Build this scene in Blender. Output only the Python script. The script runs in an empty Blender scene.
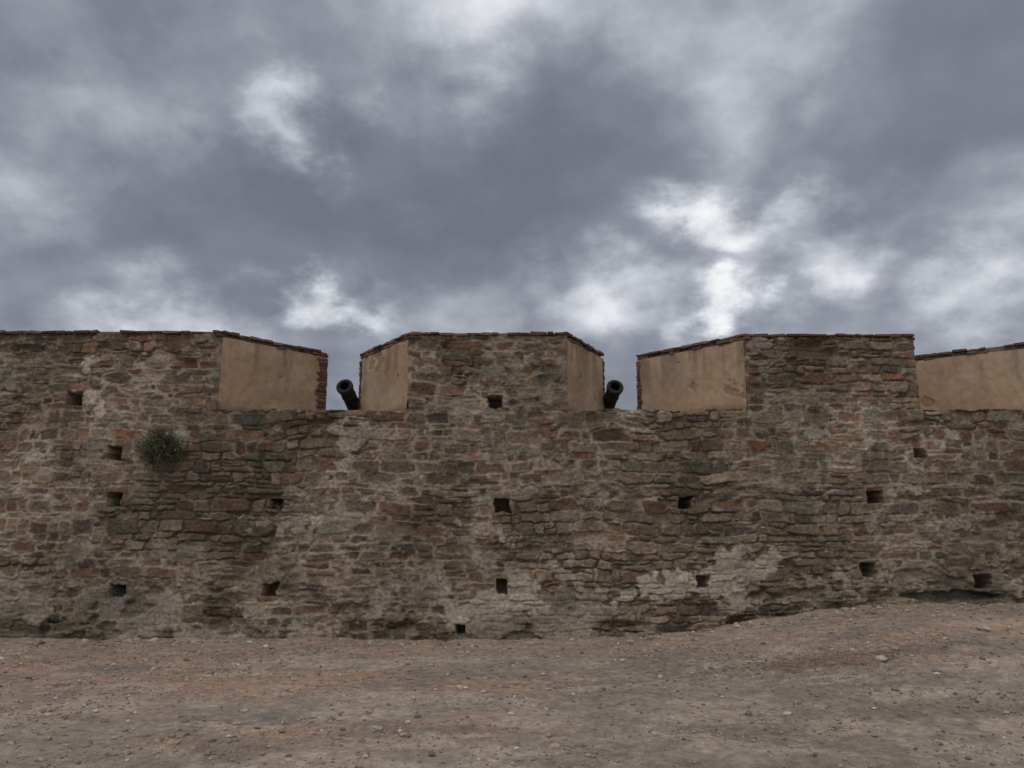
import bpy, math, numpy as np
from mathutils import Vector
rng = np.random.default_rng(7)
scene = bpy.context.scene
scene.view_settings.view_transform = 'Standard'
scene.view_settings.look = 'None'
scene.view_settings.exposure = 0

# ------------------------------------------------------------ helpers
TAB = [np.random.default_rng(100+i).random((256, 256)) for i in range(8)]
def vnoise(x, y, s=0):
    T = TAB[s % 8]
    x = np.asarray(x, float)+17.3*s; y = np.asarray(y, float)+9.1*s
    xi = np.floor(x).astype(int); yi = np.floor(y).astype(int)
    fx = x-xi; fy = y-yi
    fx = fx*fx*(3-2*fx); fy = fy*fy*(3-2*fy)
    a = T[xi % 256, yi % 256]; b = T[(xi+1) % 256, yi % 256]
    c = T[xi % 256, (yi+1) % 256]; d = T[(xi+1) % 256, (yi+1) % 256]
    return (a*(1-fx)+b*fx)*(1-fy)+(c*(1-fx)+d*fx)*fy
def fbm(x, y, s=0, o=4):
    r = 0; a = .5; t = 0
    for i in range(o):
        r = r+a*vnoise(x*2**i, y*2**i, s+i); t += a; a *= .5
    return r/t
def sst(a, b, x):
    t = np.clip((x-a)/(b-a), 0, 1); return t*t*(3-2*t)
def lerp(a, b, t):
    return a+(b-a)*t[..., None]

def make_mesh(name, V, F, col=None, mat=None, smooth=True, parent=None):
    """V (n,3); F (m,k) array"""
    V = np.asarray(V, np.float32); F = np.asarray(F, np.int32)
    me = bpy.data.meshes.new(name)
    me.vertices.add(len(V)); me.vertices.foreach_set('co', V.ravel())
    k = F.shape[1]
    me.loops.add(F.size); me.loops.foreach_set('vertex_index', F.ravel())
    me.polygons.add(len(F))
    me.polygons.foreach_set('loop_start', np.arange(len(F), dtype=np.int32)*k)
    me.polygons.foreach_set('loop_total', np.full(len(F), k, np.int32))
    me.polygons.foreach_set('use_smooth', np.full(len(F), smooth))
    me.update(calc_edges=True)
    if col is not None:
        a = me.color_attributes.new('Col', 'FLOAT_COLOR', 'POINT')
        c = np.ones((len(V), 4), np.float32); c[:, :3] = np.clip(col, 0, 1)
        a.data.foreach_set('color', c.ravel())
    ob = bpy.data.objects.new(name, me)
    scene.collection.objects.link(ob)
    if mat: me.materials.append(mat)
    if parent: ob.parent = parent
    return ob

def empty(name, loc=(0, 0, 0)):
    e = bpy.data.objects.new(name, None); e.location = loc
    scene.collection.objects.link(e); return e

def mat_attr(name, rough=.95, s1=25, s2=140, var=.35, bump=.5, dist=.01, spec=.2):
    m = bpy.data.materials.new(name); m.use_nodes = True
    nt = m.node_tree; N = nt.nodes; L = nt.links
    b = N['Principled BSDF']; b.inputs['Roughness'].default_value = rough
    b.inputs['Specular IOR Level'].default_value = spec
    at = N.new('ShaderNodeAttribute'); at.attribute_name = 'Col'
    tc = N.new('ShaderNodeTexCoord')
    n1 = N.new('ShaderNodeTexNoise'); n1.inputs['Scale'].default_value = s1
    n1.inputs['Detail'].default_value = 4; n1.inputs['Roughness'].default_value = .65
    n2 = N.new('ShaderNodeTexNoise'); n2.inputs['Scale'].default_value = s2
    n2.inputs['Detail'].default_value = 2; n2.inputs['Roughness'].default_value = .7
    L.new(tc.outputs['Object'], n1.inputs['Vector']); L.new(tc.outputs['Object'], n2.inputs['Vector'])
    mr = N.new('ShaderNodeMapRange'); mr.inputs[1].default_value = .3; mr.inputs[2].default_value = .7
    mr.inputs[3].default_value = 1-var; mr.inputs[4].default_value = 1+var
    L.new(n1.outputs['Fac'], mr.inputs[0])
    mr2 = N.new('ShaderNodeMapRange'); mr2.inputs[1].default_value = .3; mr2.inputs[2].default_value = .7
    mr2.inputs[3].default_value = 1-var*.7; mr2.inputs[4].default_value = 1+var*.7
    L.new(n2.outputs['Fac'], mr2.inputs[0])
    mu = N.new('ShaderNodeMath'); mu.operation = 'MULTIPLY'
    L.new(mr.outputs[0], mu.inputs[0]); L.new(mr2.outputs[0], mu.inputs[1])
    vm = N.new('ShaderNodeVectorMath'); vm.operation = 'SCALE'
    L.new(at.outputs['Color'], vm.inputs[0]); L.new(mu.outputs[0], vm.inputs['Scale'])
    L.new(vm.outputs[0], b.inputs['Base Color'])
    ad = N.new('ShaderNodeMath'); ad.operation = 'ADD'
    L.new(n1.outputs['Fac'], ad.inputs[0]); L.new(n2.outputs['Fac'], ad.inputs[1])
    bp = N.new('ShaderNodeBump'); bp.inputs['Strength'].default_value = bump; bp.inputs['Distance'].default_value = dist
    L.new(ad.outputs[0], bp.inputs['Height']); L.new(bp.outputs[0], b.inputs['Normal'])
    return m

M_stone = mat_attr('rubble_masonry', s1=20, s2=100, var=.40, bump=.8, dist=.02)
M_plaster = mat_attr('old_lime_plaster', s1=9, s2=70, var=.14, bump=.5, dist=.008)
M_brick = mat_attr('thin_clay_brick', s1=20, s2=90, var=.3, bump=.6, dist=.01)
M_ground = mat_attr('dry_gravelly_earth', s1=14, s2=85, var=.28, bump=.9, dist=.018)
M_gravel = mat_attr('gravel_stone', s1=30, s2=120, var=.25, bump=.5, dist=.005)
M_leaf = mat_attr('shrub_leaf', s1=30, s2=120, var=.3, bump=.2, dist=.003)
M_iron = mat_attr('weathered_iron', rough=.75, s1=18, s2=90, var=.45, bump=.5, dist=.006, spec=.3)
M_wood = mat_attr('weathered_timber', s1=12, s2=80, var=.4, bump=.5, dist=.01)

# ------------------------------------------------------------ layout (metres)
WY = 11.45           # front face of the wall
BY = 12.90           # inner edge of the embrasures
SILL = 3.23
# merlons: front x0,x1 ; back x0,x1 ; top
MER = [(-16.0, -4.29, -16.0, -3.09, 4.42),
       (-1.53, 0.81, -2.52, 1.52, 4.395),
       (3.43, 5.95, 2.09, 6.15, 4.37),
       (8.52, 16.0, 6.64, 16.0, 4.35)]
HOLES = [(-6.41, 3.40, .10, .09), (-5.74, 2.60, .10, .10), (-5.70, 1.93, .10, .10), (-5.54, .66, .10, .085),
         (-3.36, 1.87, .10, .07), (-3.41, .68, .11, .09), (-.14, 1.85, .10, .09), (-.15, .72, .07, .10),
         (-.25, 3.35, .11, .09), (2.48, 1.89, .09, .08), (2.69, .78, .09, .09), (5.21, 1.97, .11, .09),
         (5.04, .95, .10, .10), (6.64, .79, .13, .10), (5.90, 2.60, .09, .07), (-.72, .14, .06, .06),
         (-9.6, 1.9, .1, .1), (9.4, 1.95, .1, .1), (-7.35, .52, .10, .05)]
def ground_z(x, y):
    m = np.interp(x, [-3, 1.0, 1.9, 2.7, 3.5, 4.3, 5.0, 6, 9, 14], [0, 0, .04, .13, .27, .39, .46, .47, .49, .45])
    m = m*sst(5.0, 11.0, y)*(1-sst(14, 30, y))
    und = .05*(fbm(x*.5, y*.5, 3, 3)-.5)*sst(2, 5, np.abs(y)+0*x)
    return m+und

# ------------------------------------------------------------ fortress wall
wall = empty('fortress_wall')
xs = np.concatenate([np.arange(-16, -8.4, .035), np.arange(-8.4, 8.4, .012), np.arange(8.4, 16.01, .035)])
zs = np.arange(-.25, 4.46, .012)
nx, nz = len(xs), len(zs)
X, Z = np.meshgrid(xs, zs, indexing='ij')
Xw = X+.05*(fbm(X*2.6, Z*2.6, 1, 3)-.5)+.040*(fbm(X*12, Z*12, 2, 3)-.5)
Zw = Z+.14*(fbm(X*.8, Z*.8, 4, 2)-.5)+.035*(fbm(X*3.5, Z*3.5, 4, 3)-.5)+.028*(fbm(X*13, Z*13, 5, 3)-.5)
D1 = np.full((nx, nz), 9.); D2 = np.full((nx, nz), 9.); ID = np.zeros((nx, nz), int)
stones = []
z = -.4
while z < 4.6:
    big = rng.random()
    ch = rng.uniform(.06, .085) if big < .22 else rng.uniform(.09, .13) if big < .6 else rng.uniform(.13, .19)
    x = -16.2
    while x < 16.2:
        w = rng.uniform(.10, .34) if rng.random() > .35 else rng.uniform(.32, .60)
        w = max(w, ch*.9)
        r = rng.random()
        if r < .36 and ch > .11:        # split into two thin stones
            f = rng.uniform(.3, .7)
            stones.append((x+w/2, z+ch*f/2, w/2, ch*f/2))
            if rng.random() < .45:
                g = rng.uniform(.3, .7)
                stones.append((x+w*g/2, z+ch*(1+f)/2, w*g/2, ch*(1-f)/2))
                stones.append((x+w*(1+g)/2, z+ch*(1+f)/2, w*(1-g)/2, ch*(1-f)/2))
            else:
                stones.append((x+w/2+rng.uniform(-.02, .02), z+ch*(1+f)/2, w/2, ch*(1-f)/2))
        else:
            g = rng.uniform(.85, 1.12) if r < .88 else rng.uniform(1.25, 1.6)
            stones.append((x+w/2, z+ch/2+rng.uniform(-.015, .015), w/2, ch/2*g))
        x += w
    z += ch
stones.append((-3.41, .86, .17, .055)); spec_light = len(stones)-1
stones.append((-.62, 3.33, .17, .075)); stones.append((-5.5, .80, .13, .05))
for i, (cx, cz, w, h) in enumerate(stones):
    e = .07
    i0, i1 = np.searchsorted(xs, [cx-w-e-.06, cx+w+e+.06]); j0, j1 = np.searchsorted(zs, [cz-h-e-.12, cz+h+e+.12])
    if i1 <= i0 or j1 <= j0: continue
    a = rng.normal(0, .045); ca, sa = math.cos(a), math.sin(a)
    dx = Xw[i0:i1, j0:j1]-cx; dz = Zw[i0:i1, j0:j1]-cz
    u = (dx*ca+dz*sa)/w; v = (-dx*sa+dz*ca)/h
    p = rng.uniform(4, 10)
    v = v*(1+rng.normal(0, .15)*u); u = u*(1+rng.normal(0, .13)*v)
    d = ((np.abs(u)**p+np.abs(v)**p)**(1/p)-1)*min(w, h)
    if i >= len(stones)-3: d = d-.03
    A = D1[i0:i1, j0:j1]; B = D2[i0:i1, j0:j1]; I = ID[i0:i1, j0:j1]
    c = d < A
    B[:] = np.where(c, A, np.minimum(B, d)); A[:] = np.where(c, d, A); I[:] = np.where(c, i, I)
n = len(stones); S = np.array(stones)
prot = rng.normal(.0, .012, n); gone = rng.random(n) < .025; prot[gone] = -rng.uniform(.03, .07, gone.sum())
tx = rng.normal(0, .05, n); tz = rng.normal(-.02, .09, n)
pal = np.array([(.240, .180, .128), (.205, .162, .120), (.285, .220, .157), (.222, .192, .142), (.230, .142, .100),
                (.170, .135, .106), (.330, .262, .190), (.180, .115, .088), (.140, .115, .095), (.208, .184, .146)])
pw = np.array([.2, .17, .15, .14, .10, .09, .05, .04, .03, .03]); pw = pw/pw.sum()
scol = pal[rng.choice(len(pal), n, p=pw)]*rng.uniform(.72, 1.2, (n, 1))
redz = (S[:, 1] > 2.6) & (rng.random(n) < .22); scol[redz] = scol[redz]*[1.08, .85, .78]
scol[spec_light:] = [(.26, .22, .175), (.33, .275, .215), (.26, .22, .17)]
e = D2-D1
gapw = .002+.018*fbm(X*3, Z*3, 6, 3)
m = sst(0, .017, e-gapw)
far = sst(.012, .03, D1); m = m*(1-far*.8)
rx, rz = X-S[ID, 0], Z-S[ID, 1]
rough = .024*(fbm(X*8, Z*14, 2, 4)-.5)+.018*(fbm(X*28, Z*36, 3, 3)-.5)
hs = .024+prot[ID]+tx[ID]*rx+tz[ID]*rz+rough
flush = sst(.41, .55, fbm(X*.6+4, Z*.85, 5, 5)+.10*sst(1.5, 5, X)*(1-sst(2.6, 3.2, Z)))
mort_h = lerp(np.array([-.013]), np.array([.018]), flush)[..., 0]+.028*(fbm(X*11, Z*13, 1, 4)-.5)+.5*rough
H = mort_h*(1-m)+np.maximum(hs, mort_h-.03)*m
smear = sst(.53, .60, fbm(X*5, Z*8, 7, 5)+.12*flush-.035)*sst(.06, .0, e-.012)
H = H+.008*smear
# remnants of old render on the lower part
G0 = ground_z(X, 11.4+0*X)
low = sst(1.35, .25, Z)
lft = np.exp(-((X+6.0)/2.2)**2-((Z-.45)/.5)**2)+.95*np.exp(-((X+.3)/1.4)**2-((Z-.50)/.42)**2)+.5*np.exp(-((X-3)/2.5)**2-((Z-.9)/.3)**2)
rend = sst(.525, .570, fbm(X*1.6, Z*2.3, 3, 6)*.70+.30*fbm(X*8, Z*8, 1, 4)+.05*low+.17*lft-.060-.06*sst(1.4, 2.4, Z))
rend *= .92
H = H*(1-rend)+np.maximum(H*.6+.02, .036+.030*(fbm(X*6, Z*6, 4, 5)-.5)+.30*(H-.03))*rend
H += .06*(fbm(X*.35, Z*.5, 0, 3)-.5)+.025*(fbm(X*1.6, Z*1.6, 6, 3)-.5)
uc = sst(.0, .6, 1-((X-6.15)/.80)**2-((Z-.60-.16*(fbm(X*4, Z*2, 2)-.5))/.08)**2)
H -= .14*uc
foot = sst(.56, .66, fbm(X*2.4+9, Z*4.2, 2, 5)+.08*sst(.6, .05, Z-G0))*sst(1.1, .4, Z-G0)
H -= .045*foot
# colours
mcol = lerp(np.array([.22, .175, .130]), np.array([.40, .33, .25]), flush*sst(.30, .54, fbm(X*2, Z*2, 2, 4)))
sc = scol[ID]*(.64+.72*fbm(X*9, Z*16, 5, 4))[..., None]
C = mcol*(1-m[..., None])+sc*m[..., None]
C = lerp(C, np.array([.42, .35, .27])[None, None]*(.75+.5*fbm(X*20, Z*20, 3, 3))[..., None], smear*.78)
rc = np.array([.46, .40, .33])*(.22+1.3*fbm(X*2.6, Z*3.4, 1, 6))[..., None]
C = lerp(C, rc, rend*.9)
crev = sst(.010, .0, e)*(1-flush)*(1-rend)
C = C*(1-.35*crev[..., None])
stain = sst(.45, .66, fbm(X*.9+3, Z*.7, 4, 6))
C = C*(1-.32*stain[..., None])
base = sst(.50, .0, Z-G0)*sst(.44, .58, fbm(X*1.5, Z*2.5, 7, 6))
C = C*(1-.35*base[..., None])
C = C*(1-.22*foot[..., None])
C = C*(.78+.4*fbm(X*.4, Z*.5, 6, 3))[..., None]
# put-log holes
for (hx, hz, hw, hh) in HOLES:
    kx = .3*(fbm(hx*3+7, hz*5, 1, 2)-.5)
    q = np.maximum(np.abs(X-hx+kx*(Z-hz))/hw, np.abs(Z-hz)/hh)+.6*(fbm(X*9+hx, Z*9, 1, 3)-.5)
    s = q < 1.0
    H = np.where(s, -.42, H)
    rim = (q < 1.4) & ~s
    H = np.where(rim, H*.7+.009, H)
# top edge
def top_of(x):
    t = SILL+.045*(vnoise(x*5, 0*x, 2)-.5)+.02*(vnoise(x*19, 0*x, 3)-.5)
    for (a, b, _, _, tp) in MER:
        ins = (x > a-.001) & (x < b+.001)
        t = np.where(ins, tp-.05+.022*(vnoise(x*7, 0*x+3, 2)-.5), t)
    return t
for (a, b, _, _, tp) in MER:      # keep the arrises tidy
    for ed in (a, b):
        w = (1-sst(.02, .16, np.abs(X-ed)))*(Z > SILL)
        H = H*(1-.75*w)+.03*.75*w
jx = X+.03*(vnoise(X*0, Z*11, 3)-.5)
T = top_of(jx)
V = np.stack([X, WY-H, Z], -1).reshape(-1, 3)
idx = np.arange(nx*nz).reshape(nx, nz)
keep = (Z[:-1, :-1]+.006) < T[:-1, :-1]
F = np.stack([idx[:-1, :-1], idx[1:, :-1], idx[1:, 1:], idx[:-1, 1:]], -1)[keep]
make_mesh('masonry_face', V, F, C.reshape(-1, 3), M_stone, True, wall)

class Boxes:
    def __init__(s): s.V = []; s.F = []; s.C = []; s.n = 0
    def hexa(s, pts, col):
        s.V += [tuple(p) for p in pts]; b = s.n
        for f in ((0, 3, 2, 1), (4, 5, 6, 7), (0, 1, 5, 4), (1, 2, 6, 5), (2, 3, 7, 6), (3, 0, 4, 7)):
            s.F.append([b+i for i in f])
        s.C += [col]*8; s.n += 8
    def prism(s, plan, z0, z1, col):
        s.hexa([(p[0], p[1], z0) for p in plan]+[(p[0], p[1], z1) for p in plan], col)
    def obox(s, c, ax, hx, hy, hz, col, jit=0.0):
        ax = np.array(ax)/np.linalg.norm(ax); nr = np.array([-ax[1], ax[0]])
        pts = []
        for sz in (-1, 1):
            for sx, sy in ((-1, -1), (1, -1), (1, 1), (-1, 1)):
                p = np.array([c[0]+ax[0]*hx*sx+nr[0]*hy*sy, c[1]+ax[1]*hx*sx+nr[1]*hy*sy, c[2]+hz*sz])
                pts.append(p+rng.normal(0, jit, 3) if jit else p)
        s.hexa(pts, col)
    def build(s, name, mat, parent=None, bevel=0.0):
        o = make_mesh(name, s.V, s.F, np.array(s.C), mat, False, parent)
        if bevel:
            b = o.modifiers.new('bevel', 'BEVEL'); b.width = bevel; b.segments = 2; b.limit_method = 'ANGLE'
        return o

core = Boxes(); cc = (.20, .16, .12)
core.prism([(-16, 11.92), (16, 11.92), (16, 12.96), (-16, 12.96)], -.3, SILL-.04, cc)
core.prism([(-16, 12.97), (16, 12.97), (16, 18), (-16, 18)], -.3, 2.35, (.25, .2, .15))   # rampart walk
core.prism([(-15.99, 11.56), (-15.9, 11.56), (-15.9, 11.9), (-15.99, 11.9)], -.3, 4.3, cc)
core.prism([(15.9, 11.56), (15.98, 11.56), (15.98, 11.9), (15.9, 11.9)], -.3, 4.3, cc)
for k in range(3):
    core.prism([(MER[k][1]-.3, 11.53), (MER[k+1][0]+.3, 11.53), (MER[k+1][0]+.3, 11.915), (MER[k][1]-.3, 11.915)], SILL-.2, SILL-.045, cc)
for (a, b, a2, b2, tp) in MER:
    def lx(f0, f1, y): return f0+(f1-f0)*(y-WY)/(BY-WY)
    i0 = .06 if a > -15 else 0; i1 = .06 if b < 15 else 0
    core.prism([(lx(a, a2, 11.92)+i0, 11.92), (lx(b, b2, 11.92)-i1, 11.92), (b2-i1, BY), (a2+i0, BY)], SILL-.035, tp-.11, cc)
    core.prism([(lx(a, a2, 11.50)+i0, 11.50), (lx(b, b2, 11.50)-i1, 11.50), (b2-i1, BY-.003), (a2+i0, BY-.003)], tp-.105, tp-.055, cc)
core.build('wall_core', M_stone, wall)

# plastered embrasure cheeks
PV, PF, PC, pn = [], [], [], 0
def cheek(p0, p1, z0, z1, side, mark=None, seed=0):
    global pn
    p0 = np.array(p0); p1 = np.array(p1); L = np.linalg.norm(p1-p0); ax = (p1-p0)/L
    nrm = np.array([ax[1], -ax[0]])*side
    U = np.linspace(0, L, int(L/.014)+1); W = np.linspace(z0, z1, int((z1-z0)/.014)+1)
    A, B = np.meshgrid(U, W, indexing='ij'); o = seed*13.7
    d = .045*(fbm(A*1.3+o, B*1.3, 1, 4)-.5)+.014*(fbm(A*8+o, B*8, 2, 4)-.5)
    chip = sst(.66, .70, fbm(A*3.4+o, B*3.6, 3, 6)+.13*sst(.10, 0, A)+.12*sst(.10, 0, B-z0-.05)+.10*sst(.08, 0, z1-B)-.03)
    d = d-.012*chip
    g = fbm(A*1.2+o, B*1.8, 4, 5); st = fbm(A*7+o, B*.9, 5, 5)
    c = np.array([.41, .283, .190])*(.76+.48*g)[..., None]
    c = lerp(c, np.array([.44, .350, .260]), sst(.42, .68, fbm(A*2+o, B*2.4, 6, 6))*.7)
    c = c*(1-.32*sst(.44, .70, st)*sst(.9, .0, z1-B))[..., None]
    c = lerp(c, np.array([.27, .18, .12])*(.7+.6*fbm(A*14, B*14, 1, 3))[..., None], chip*.7)
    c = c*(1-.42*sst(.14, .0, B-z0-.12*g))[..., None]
    if mark:
        q = np.maximum(np.abs(A-mark[0])/mark[2], np.abs(B-mark[1])/mark[3])
        d = np.where(q < 1, -.055, d)
    xx = p0[0]+ax[0]*A+nrm[0]*d; yy = p0[1]+ax[1]*A+nrm[1]*d
    PV.append(np.stack([xx, yy, B], -1).reshape(-1, 3)); PC.append(c.reshape(-1, 3))
    ii = np.arange(A.size).reshape(A.shape)+pn
    PF.append(np.stack([ii[:-1, :-1], ii[1:, :-1], ii[1:, 1:], ii[:-1, 1:]], -1).reshape(-1, 4)); pn += A.size
bricks = Boxes()
bp = [(.19, .105, .078), (.15, .085, .065), (.13, .085, .065), (.21, .135, .10), (.11, .08, .065)]
def bcol():
    c = np.array(bp[rng.integers(len(bp))])*rng.uniform(.6, 1.1); return tuple(c)
def brick_run(p0, p1, ztop, layers, out, depth=.22):
    p0 = np.array(p0, float); p1 = np.array(p1, float); L = np.linalg.norm(p1-p0); ax = (p1-p0)/L
    nr = np.array([ax[1], -ax[0]])*out
    for l in range(layers):
        t = -rng.uniform(0, .1); zc = ztop-.024-l*.05
        while t < L:
            w = rng.uniform(.10, .27)
            if t+w > L+.02: w = max(.05, L+.02-t)
            ov = rng.uniform(-.012, .022)+(.012 if l == 0 else 0)
            c = p0+ax*(t+w/2)+nr*(ov-depth/2)
            if rng.random() > .06:
                bricks.obox((c[0], c[1], zc+rng.normal(0, .005)), ax, w/2-.006, depth/2, .0205+rng.uniform(-.005, .002), bcol(), .005)
            t += w+.004
    c = (p0+p1)/2-nr*(.02+depth/2)
    bricks.obox((c[0], c[1], ztop-.028-.025*(layers-1)), ax, L/2-.01, depth/2-.02, .025*layers-.006, (.19, .15, .115))
for k, (a, b, a2, b2, tp) in enumerate(MER):
    if a > -15:
        cheek((a+.0, WY-.035), (a2, BY), SILL-.06, tp-.095, -1, (.36, 3.76, .022, .05) if k == 1 else None, k+1)
        brick_run((a, WY-.04), (a2, BY), tp, 2, -1)
    if b < 15:
        cheek((b, WY-.035), (b2, BY), SILL-.06, tp-.095, 1, None, k+5)
        brick_run((b, WY-.04), (b2, BY), tp, 2, 1)
    brick_run((a+.04, WY-.045), (b-.04, WY-.045), tp, 1, 1, .26)
    for (f, bk, sg) in ((a, a2, -1), (b, b2, 1)):
        if abs(bk) > 15: continue
        ax = np.array([bk-f, BY-WY]); ax = ax/np.linalg.norm(ax); nr = np.array([ax[1], -ax[0]])*sg
        zc = SILL+.02; wq = .19 if sg == 1 and k == 0 else .08
        while zc < tp-.12:
            w = wq*rng.uniform(.75, 1.2)
            c = np.array([bk, BY])-ax*(w/2-.02)-nr*.07
            bricks.obox((c[0], c[1], zc), ax, w/2, .085+rng.uniform(-.006, .006), .022, bcol(), .003); zc += .049
bricks.build('brick_coping', M_brick, wall, .005)
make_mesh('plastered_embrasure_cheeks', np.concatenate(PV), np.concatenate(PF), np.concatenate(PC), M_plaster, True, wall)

# ------------------------------------------------------------ ground
def geo(a, b, n): return np.geomspace(a, b, n)
gx = np.concatenate([-9-geo(.03, 500, 50)[::-1], np.arange(-9, 9, .019), 9+geo(.03, 500, 50)])
gy = np.concatenate([3.6-geo(.03, 400, 45)[::-1], np.arange(3.6, 11.7, .016), 11.72+geo(.03, 700, 45)])
GX, GY = np.meshgrid(gx, gy, indexing='ij')
near = (np.abs(GX) < 9.5)*((GY > 3) & (GY < 12.2))
def micro(x, y):
    return .045*(fbm(x*2.2, y*2.2, 2, 4)-.5)+.022*(fbm(x*12, y*12, 4, 4)-.5)
GZ = ground_z(GX, GY)
GZ = GZ+near*(micro(GX, GY)+.014*(fbm(GX*30, GY*30, 5, 3)-.5))
GZ += near*.07*sst(11.0, 11.45, GY)*(fbm(GX*2.5, GY*2, 1, 4)-.2)
n1 = fbm(GX*.45, GY*.9, 3, 5); n2 = fbm(GX*1.3+5, GY*2.6, 6, 5); n3 = fbm(GX*10, GY*10, 1, 4)
gc = lerp(np.array([.375, .255, .185])[None, None]*np.ones(GX.shape+(1,)), np.array([.300, .250, .205]), sst(.36, .60, n1+.10*sst(-1, 3, GX)+.10*sst(7.8, 6, GY)))
gc = lerp(gc, np.array([.44, .355, .285]), sst(.48, .64, n2)*.65)
gc = lerp(gc, np.array([.225, .190, .160]), sst(.47, .66, fbm(GX*1.1, GY*2.2, 7, 6))*.75)
gc = lerp(gc, np.array([.40, .30, .225]), sst(9.2, 10.8, GY)*.45)
deb = sst(.35, .6, .8-((GX-3.3)/1.1)**2-((GY-8.7)/.45)**2+1.2*(fbm(GX*4, GY*6, 2, 6)-.5))
gc = lerp(gc, np.array([.20, .125, .085]), deb*.6)
gc = gc*(.68+.64*n3)[..., None]
GXi = np.arange(GX.size).reshape(GX.shape)
GF = np.stack([GXi[:-1, :-1], GXi[1:, :-1], GXi[1:, 1:], GXi[:-1, 1:]], -1).reshape(-1, 4)
make_mesh('ground', np.stack([GX, GY, GZ], -1).reshape(-1, 3), GF, gc.reshape(-1, 3), M_ground, True)

# gravel : one object
phi = (1+5**.5)/2
ico = np.array([(-1, phi, 0), (1, phi, 0), (-1, -phi, 0), (1, -phi, 0), (0, -1, phi), (0, 1, phi), (0, -1, -phi), (0, 1, -phi),
                (phi, 0, -1), (phi, 0, 1), (-phi, 0, -1), (-phi, 0, 1)])/1.9
icf = np.array([(0, 11, 5), (0, 5, 1), (0, 1, 7), (0, 7, 10), (0, 10, 11), (1, 5, 9), (5, 11, 4), (11, 10, 2), (10, 7, 6), (7, 1, 8),
                (3, 9, 4), (3, 4, 2), (3, 2, 6), (3, 6, 8), (3, 8, 9), (4, 9, 5), (2, 4, 11), (6, 2, 10), (8, 6, 7), (9, 8, 1)])
def rocks(name, px, py, r, col, sink=.3):
    n = len(px)
    v = ico[None]*(1+rng.uniform(-.28, .28, (n, 12, 3)))
    v = v*np.stack([rng.uniform(.8, 1.5, n), rng.uniform(.7, 1.1, n), rng.uniform(.45, .8, n)], -1)[:, None]
    a = rng.uniform(0, 6.28, n); c, s = np.cos(a)[:, None], np.sin(a)[:, None]
    x = v[..., 0]*c-v[..., 1]*s; y = v[..., 0]*s+v[..., 1]*c
    v = np.stack([x, y, v[..., 2]], -1)*r[:, None, None]
    pz = ground_z(px, py)+micro(px, py)
    v = v+np.stack([px, py, pz+r*sink], -1)[:, None]
    f = (icf[None]+np.arange(n)[:, None, None]*12).reshape(-1, 3)
    return make_mesh(name, v.reshape(-1, 3), f, np.repeat(col, 12, 0), M_gravel, False)
N0 = 65000
px = rng.uniform(-8.5, 8.5, N0); py = 4.2+7.2*rng.random(N0)
dn = fbm(px*1.1, py*1.6, 5, 5); kp = rng.random(N0) < sst(.38, .66, dn)+.10
px, py = px[kp], py[kp]
r = np.clip(.0056*np.exp(rng.normal(0, .6, len(px))), .002, .034)
gp = np.array([(.32, .26, .21), (.28, .24, .20), (.40, .345, .29), (.20, .165, .138), (.33, .23, .17), (.54, .50, .45)])
col = gp[rng.choice(6, len(px), p=[.30, .25, .14, .17, .11, .03])]*rng.uniform(.7, 1.15, (len(px), 1))
q = 520; bx = rng.uniform(-8, 8, q); by = rng.uniform(4.8, 11.2, q); br = rng.uniform(.012, .032, q)
f = 900; fx = rng.uniform(-8.4, 8.4, f); fy = 11.36-np.abs(rng.normal(0, .18, f)); fr = np.clip(.015*np.exp(rng.normal(0, .6, f)), .005, .055)
sx = np.array([-.51, -.46, .31, 3.8, 4.1, -5.25, -5.35, 2.0, -2.3, 5.4, -3.9, 1.2, 4.6]); sy = np.array([8.1, 8.14, 6.08, 8.5, 8.8, 8.3, 8.5, 10.3, 7.2, 9.4, 6.4, 9.6, 7.0])
sr = np.array([.04, .028, .05, .055, .04, .09, .06, .035, .03, .06, .03, .03, .035])
c2 = gp[rng.choice(6, q+f)]*rng.uniform(.7, 1.1, (q+f, 1))
c3 = np.array([(.52, .48, .43)]*2+[(.42, .34, .27), (.45, .40, .34), (.4, .36, .31), (.09, .075, .065), (.1, .085, .07)]+[(.4, .36, .32)]*6)
rocks('gravel', np.concatenate([px, bx, fx, sx]), np.concatenate([py, by, fy, sy]), np.concatenate([r, br, fr, sr]), np.concatenate([col, c2, c3]))

# ------------------------------------------------------------ plants
def blades(name, org, dirs, L, w, cols):
    n = len(L)
    dirs = dirs/np.linalg.norm(dirs, axis=1)[:, None]
    t = np.cross(dirs, rng.normal(size=(n, 3))); t /= np.linalg.norm(t, axis=1)[:, None]
    bend = rng.normal(0, .18, (n, 3))*L[:, None]
    a = org-t*w[:, None]*.5; b = org+t*w[:, None]*.5
    mid = org+dirs*L[:, None]*.55
    c = mid+t*w[:, None]*.5; d = mid-t*w[:, None]*.5
    tip = org+dirs*L[:, None]+bend
    e_ = tip+t*w[:, None]*.1; g = tip-t*w[:, None]*.1
    V = np.stack([a, b, c, d, e_, g], 1).reshape(-1, 3)
    o = np.arange(n)[:, None]*6
    F = np.concatenate([o+[0, 1, 2, 3], o+[3, 2, 4, 5]])
    return make_mesh(name, V, F, np.repeat(cols, 6, 0), M_leaf, True)
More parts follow.
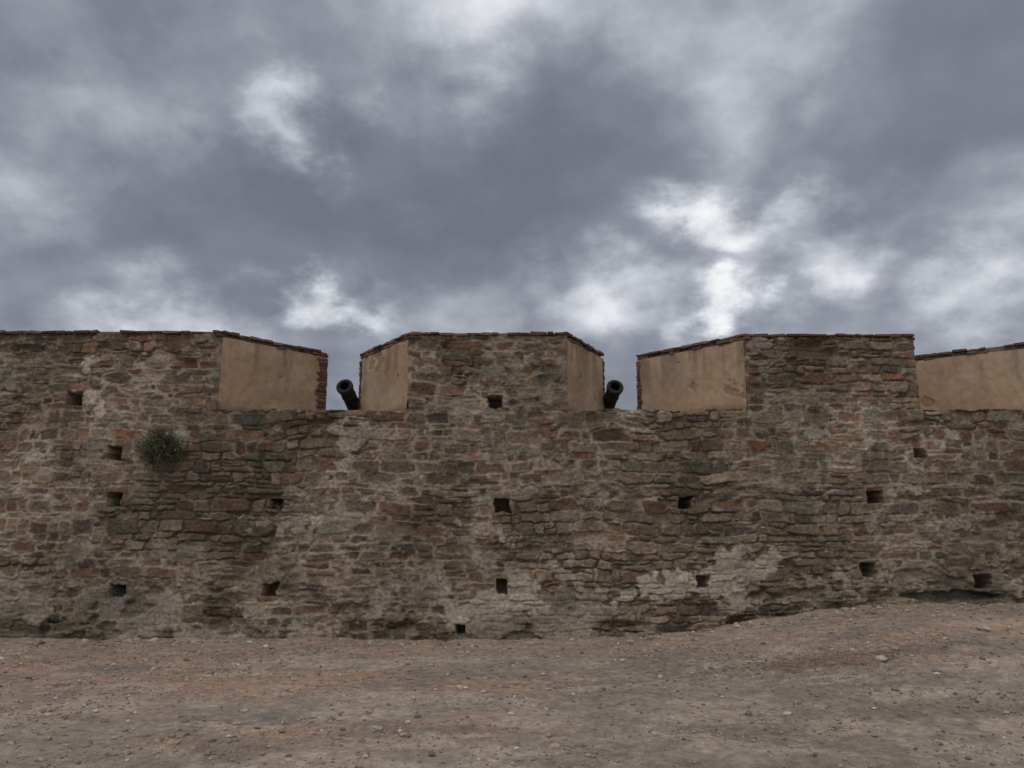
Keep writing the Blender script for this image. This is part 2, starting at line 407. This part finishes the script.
def tuft(name, c, R, n, col, twig=60, lo=.02, hi=.05):
    c = np.array(c, float)
    root = c+[0, .12, .02]
    d = rng.normal(size=(twig, 3)); d[:, 1] = -np.abs(d[:, 1])*.6; d[:, 2] = d[:, 2]*.8-.05
    d /= np.linalg.norm(d, axis=1)[:, None]
    tl = rng.uniform(.6, 1.1, twig); E = d*np.array(R)*tl[:, None]
    k = rng.integers(0, twig, n); f = rng.uniform(.25, 1.05, n)
    p = root+E[k]*f[:, None]+rng.normal(0, .02, (n, 3))
    dd = d[k]+rng.normal(0, .7, (n, 3))
    org = np.concatenate([p, np.repeat(root[None], twig, 0)])
    dirs = np.concatenate([dd, E]); L = np.concatenate([rng.uniform(lo, hi, n), np.linalg.norm(E, axis=1)])
    w = np.concatenate([rng.uniform(.006, .013, n), np.full(twig, .006)])
    cl = np.concatenate([np.array(col)*rng.uniform(.5, 1.4, (n, 1)), np.tile((.07, .055, .04), (twig, 1))])
    blades(name, org, dirs, L, w, cl)
tuft('wall_shrub', (-5.02, 11.24, 2.64), (.31, .32, .30), 4200, (.100, .105, .068), 120)
tuft('wall_weed', (-3.30, 11.36, 1.80), (.13, .12, .11), 260, (.09, .085, .06), 20, .015, .035)
tuft('wall_weed', (-5.52, 11.38, .60), (.08, .08, .07), 120, (.09, .085, .06), 14, .015, .03)
n = 3200
lx_ = np.concatenate([rng.normal(3.3, .9, n//2), rng.uniform(-8, 8, n-n//2)]); ly_ = np.concatenate([rng.normal(8.7, .38, n//2), rng.uniform(4.8, 11.3, n-n//2)])
lz = ground_z(lx_, ly_)+.004+micro(lx_, ly_)
dr = rng.normal(size=(n, 3)); dr[:, 2] = np.abs(dr[:, 2])*.25
blades('dry_grass_litter', np.stack([lx_, ly_, lz], -1), dr, rng.uniform(.015, .06, n), rng.uniform(.003, .007, n),
       np.array([(.22, .14, .09)])*rng.uniform(.5, 1.5, (n, 1)))

# ------------------------------------------------------------ cannons
def lathe(prof, seg=36):
    V = []; F = []
    for (t, r) in prof:
        for s in range(seg):
            a = 2*math.pi*s/seg; V.append((r*math.cos(a), -t, r*math.sin(a)))
    for i in range(len(prof)-1):
        for s in range(seg):
            F.append((i*seg+s, i*seg+(s+1) % seg, (i+1)*seg+(s+1) % seg, (i+1)*seg+s))
    return np.array(V), np.array(F)
def cannon(muzzle, elev, yaw):
    root = empty('cannon', muzzle)
    prof = [(-2.36, .002), (-2.35, .035), (-2.31, .05), (-2.27, .035), (-2.24, .03), (-2.21, .10), (-2.18, .165), (-2.14, .178), (-2.10, .178),
            (-2.095, .163), (-1.55, .150), (-1.545, .160), (-1.50, .160), (-1.495, .146), (-1.05, .132), (-1.045, .141), (-1.0, .141), (-.995, .126),
            (-.30, .112), (-.295, .120), (-.265, .120), (-.26, .112), (-.15, .116), (-.08, .130), (-.045, .137), (-.015, .136), (0, .124), (0.0, .078), (-.02, .070), (-.8, .066), (-.8, .001)]
    V, F = lathe(prof)
    c = np.tile((.024, .020, .019), (len(V), 1)); c[-36*4:] = (.006, .006, .005)
    bar = make_mesh('barrel', V, F, c, M_iron, True, root)
    bar.rotation_euler = (-math.radians(elev), 0, yaw)
    TV, TF = lathe([(-.26, .001), (-.26, .055), (.26, .055), (.26, .001)], 20)
    TV = TV[:, [1, 0, 2]]
    make_mesh('trunnions', TV+np.array([0, 1.2, -.03]), TF, np.tile((.035, .03, .028), (len(TV), 1)), M_iron, False, bar)
    w = Boxes(); wc = (.10, .075, .055)
    zf = 2.35-muzzle[2]
    for s in (-1, 1):
        x0, x1 = (s*.25, s*.17) if s < 0 else (.17, .25)
        for (y0, y1, h) in ((.75, 1.45, .76), (1.453, 1.8, .58), (1.803, 2.2, .40), (2.203, 2.5, .28)):
            w.prism([(x0, y0), (x1, y0), (x1, y1), (x0, y1)], zf+.12, zf+h*.9, wc)
    for y in (.95, 2.25):
        w.prism([(-.36, y-.05), (.36, y-.05), (.36, y+.05), (-.36, y+.05)], zf+.11, zf+.19, wc)
    w.build('carriage', M_wood, root, .006)
    for j, y in enumerate((.95, 2.25)):
        for s in (-1, 1):
            WV, WF = lathe([(-.04, .001), (-.04, .15), (.04, .15), (.04, .001)], 24)
            make_mesh('wheel', WV[:, [1, 0, 2]]+np.array([s*.32, y, zf+.15]), WF, np.tile(wc, (len(WV), 1)), M_wood, False, root)
    return root
cannon((-2.70, 12.52, 3.78), 24, math.radians(-6))
cannon((1.665, 12.52, 3.77), 24, math.radians(7))

# ------------------------------------------------------------ sky
world = bpy.data.worlds.new('World'); scene.world = world; world.use_nodes = True
world.cycles.sampling_method = 'MANUAL'; world.cycles.sample_map_resolution = 256
nt = world.node_tree; N = nt.nodes; Lk = nt.links; N.clear()
def lk(a, b): Lk.new(a, b)
def math_(op, a, b=None, c=None):
    n = N.new('ShaderNodeMath'); n.operation = op
    for i, v in enumerate((a, b, c)):
        if v is None: continue
        if isinstance(v, (int, float)): n.inputs[i].default_value = v
        else: lk(v, n.inputs[i])
    return n.outputs[0]
def vmath(op, a, b=None):
    n = N.new('ShaderNodeVectorMath'); n.operation = op
    for i, v in enumerate((a, b)):
        if v is None: continue
        if isinstance(v, tuple): n.inputs[i].default_value = v
        else: lk(v, n.inputs[i])
    return n
def noise(vec, sc, det, ro, dist=0):
    n = N.new('ShaderNodeTexNoise'); n.inputs['Scale'].default_value = sc; n.inputs['Detail'].default_value = det
    n.inputs['Roughness'].default_value = ro; n.inputs['Distortion'].default_value = dist; lk(vec, n.inputs['Vector']); return n
def mrange(v, a, b, c, d, smooth=True):
    n = N.new('ShaderNodeMapRange'); n.interpolation_type = 'SMOOTHSTEP' if smooth else 'LINEAR'
    for i, k in enumerate((a, b, c, d)): n.inputs[i+1].default_value = k
    lk(v, n.inputs[0]); return n.outputs[0]
tc = N.new('ShaderNodeTexCoord'); D = tc.outputs['Generated']
sep = N.new('ShaderNodeSeparateXYZ'); lk(D, sep.inputs[0])
den = math_('ADD', math_('MAXIMUM', sep.outputs['Z'], 0.0), .50)
comb = N.new('ShaderNodeCombineXYZ')
lk(math_('DIVIDE', sep.outputs['X'], den), comb.inputs[0]); lk(math_('DIVIDE', sep.outputs['Y'], den), comb.inputs[1])
comb.inputs[2].default_value = 3.7
P = comb.outputs[0]
nA = noise(P, 2.6, 3, .5); nB = noise(P, 8.0, 7, .52)
wn = noise(P, 6.5, 6, .58)
off = vmath('SCALE', vmath('SUBTRACT', wn.outputs['Color'], (.5, .5, .5)).outputs[0]); off.inputs['Scale'].default_value = .26
Dw = vmath('MULTIPLY', vmath('ADD', D, off.outputs[0]).outputs[0], (1, 1, 1.5)).outputs[0]
# cloud breaks / thick banks : (x per y, z per y, radius, amount)
BL = [(-.285, .510, .075, .50), (-.63, .50, .12, .26), (-.47, .58, .13, .26), (-.20, .60, .12, .20),
      (.318, .405, .075, .44), (.235, .425, .06, .36), (.285, .278, .065, .62), (.41, .37, .09, .34), (-.237, .268, .065, .50),
      (-.43, .262, .10, .32), (.115, .300, .11, .34), (-.04, .75, .17, .42), (.26, .67, .15, .28), (.30, .53, .11, .20), (.65, .31, .09, .28),
      (-.10, .28, .12, .16), (.62, .44, .10, .16),
      (.065, .54, .26, -.22), (-.42, .42, .22, -.12), (-.10, .46, .2, -.12), (.54, .62, .26, -.16), (-.05, .37, .2, -.10), (.56, .38, .10, -.10)]
F_ = math_('MULTIPLY_ADD', math_('SUBTRACT', nA.outputs['Fac'], .5), .75, .40)
F_ = math_('MULTIPLY_ADD', math_('SUBTRACT', nB.outputs['Fac'], .5), .74, F_)
for (u, v, r, a) in BL:
    d = Vector((u, 1, v)).normalized(); d = (d.x, d.y, d.z*1.5)
    dist = vmath('DISTANCE', Dw, d).outputs['Value']
    F_ = math_('ADD', F_, mrange(dist, 0, r*1.35, a, 0))
cr = N.new('ShaderNodeValToRGB'); lk(F_, cr.inputs[0]); R = cr.color_ramp
R.elements[0].position = .05; R.elements[0].color = (.165, .182, .220, 1)
R.elements[1].position = 1.0; R.elements[1].color = (.94, .95, .96, 1)
for p, c in ((.30, (.212, .232, .276)), (.46, (.285, .310, .360)), (.60, (.395, .420, .475)), (.74, (.56, .585, .64)), (.88, (.78, .80, .84))):
    el = R.elements.new(p); el.color = c+(1,)
sky = N.new('ShaderNodeTexSky'); sky.sky_type = 'NISHITA'; sky.sun_disc = False
SE, SR = math.radians(52), math.radians(200)
sky.sun_elevation = SE; sky.sun_rotation = SR
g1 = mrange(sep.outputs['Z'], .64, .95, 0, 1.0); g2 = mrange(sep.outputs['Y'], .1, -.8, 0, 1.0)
gain = math_('ADD', 1.0, math_('MULTIPLY_ADD', g1, 2.2, math_('MULTIPLY', g2, .9)))  # added gain: unseen sky overhead and behind camera brightened to light the scene
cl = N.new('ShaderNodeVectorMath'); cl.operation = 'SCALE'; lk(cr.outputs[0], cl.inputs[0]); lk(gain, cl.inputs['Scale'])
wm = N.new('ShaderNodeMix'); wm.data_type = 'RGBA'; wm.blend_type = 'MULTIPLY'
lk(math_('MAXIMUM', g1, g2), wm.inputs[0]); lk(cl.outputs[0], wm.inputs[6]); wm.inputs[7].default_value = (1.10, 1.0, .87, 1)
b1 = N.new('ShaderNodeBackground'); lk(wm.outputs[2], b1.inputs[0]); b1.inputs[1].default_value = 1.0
b2 = N.new('ShaderNodeBackground'); lk(sky.outputs[0], b2.inputs[0]); b2.inputs[1].default_value = .05
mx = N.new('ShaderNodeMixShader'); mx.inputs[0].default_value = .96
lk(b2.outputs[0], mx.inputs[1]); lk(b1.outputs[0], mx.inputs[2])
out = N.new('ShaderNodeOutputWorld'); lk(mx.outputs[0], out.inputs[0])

sl = bpy.data.lights.new('sun', 'SUN'); sl.energy = .6; sl.angle = math.radians(25); sl.color = (1, .94, .86)
so = bpy.data.objects.new('sun', sl); scene.collection.objects.link(so)
sd = Vector((math.sin(SR)*math.cos(SE), math.cos(SR)*math.cos(SE), math.sin(SE)))
so.rotation_euler = sd.to_track_quat('Z', 'Y').to_euler()

cam = bpy.data.cameras.new('camera'); co = bpy.data.objects.new('camera', cam); scene.collection.objects.link(co)
cam.sensor_width = 36; cam.lens = 27.77; cam.clip_end = 3000; cam.clip_start = .05
co.location = (0, 0, 1.6); co.rotation_euler = (math.radians(100), 0, 0)
scene.camera = co
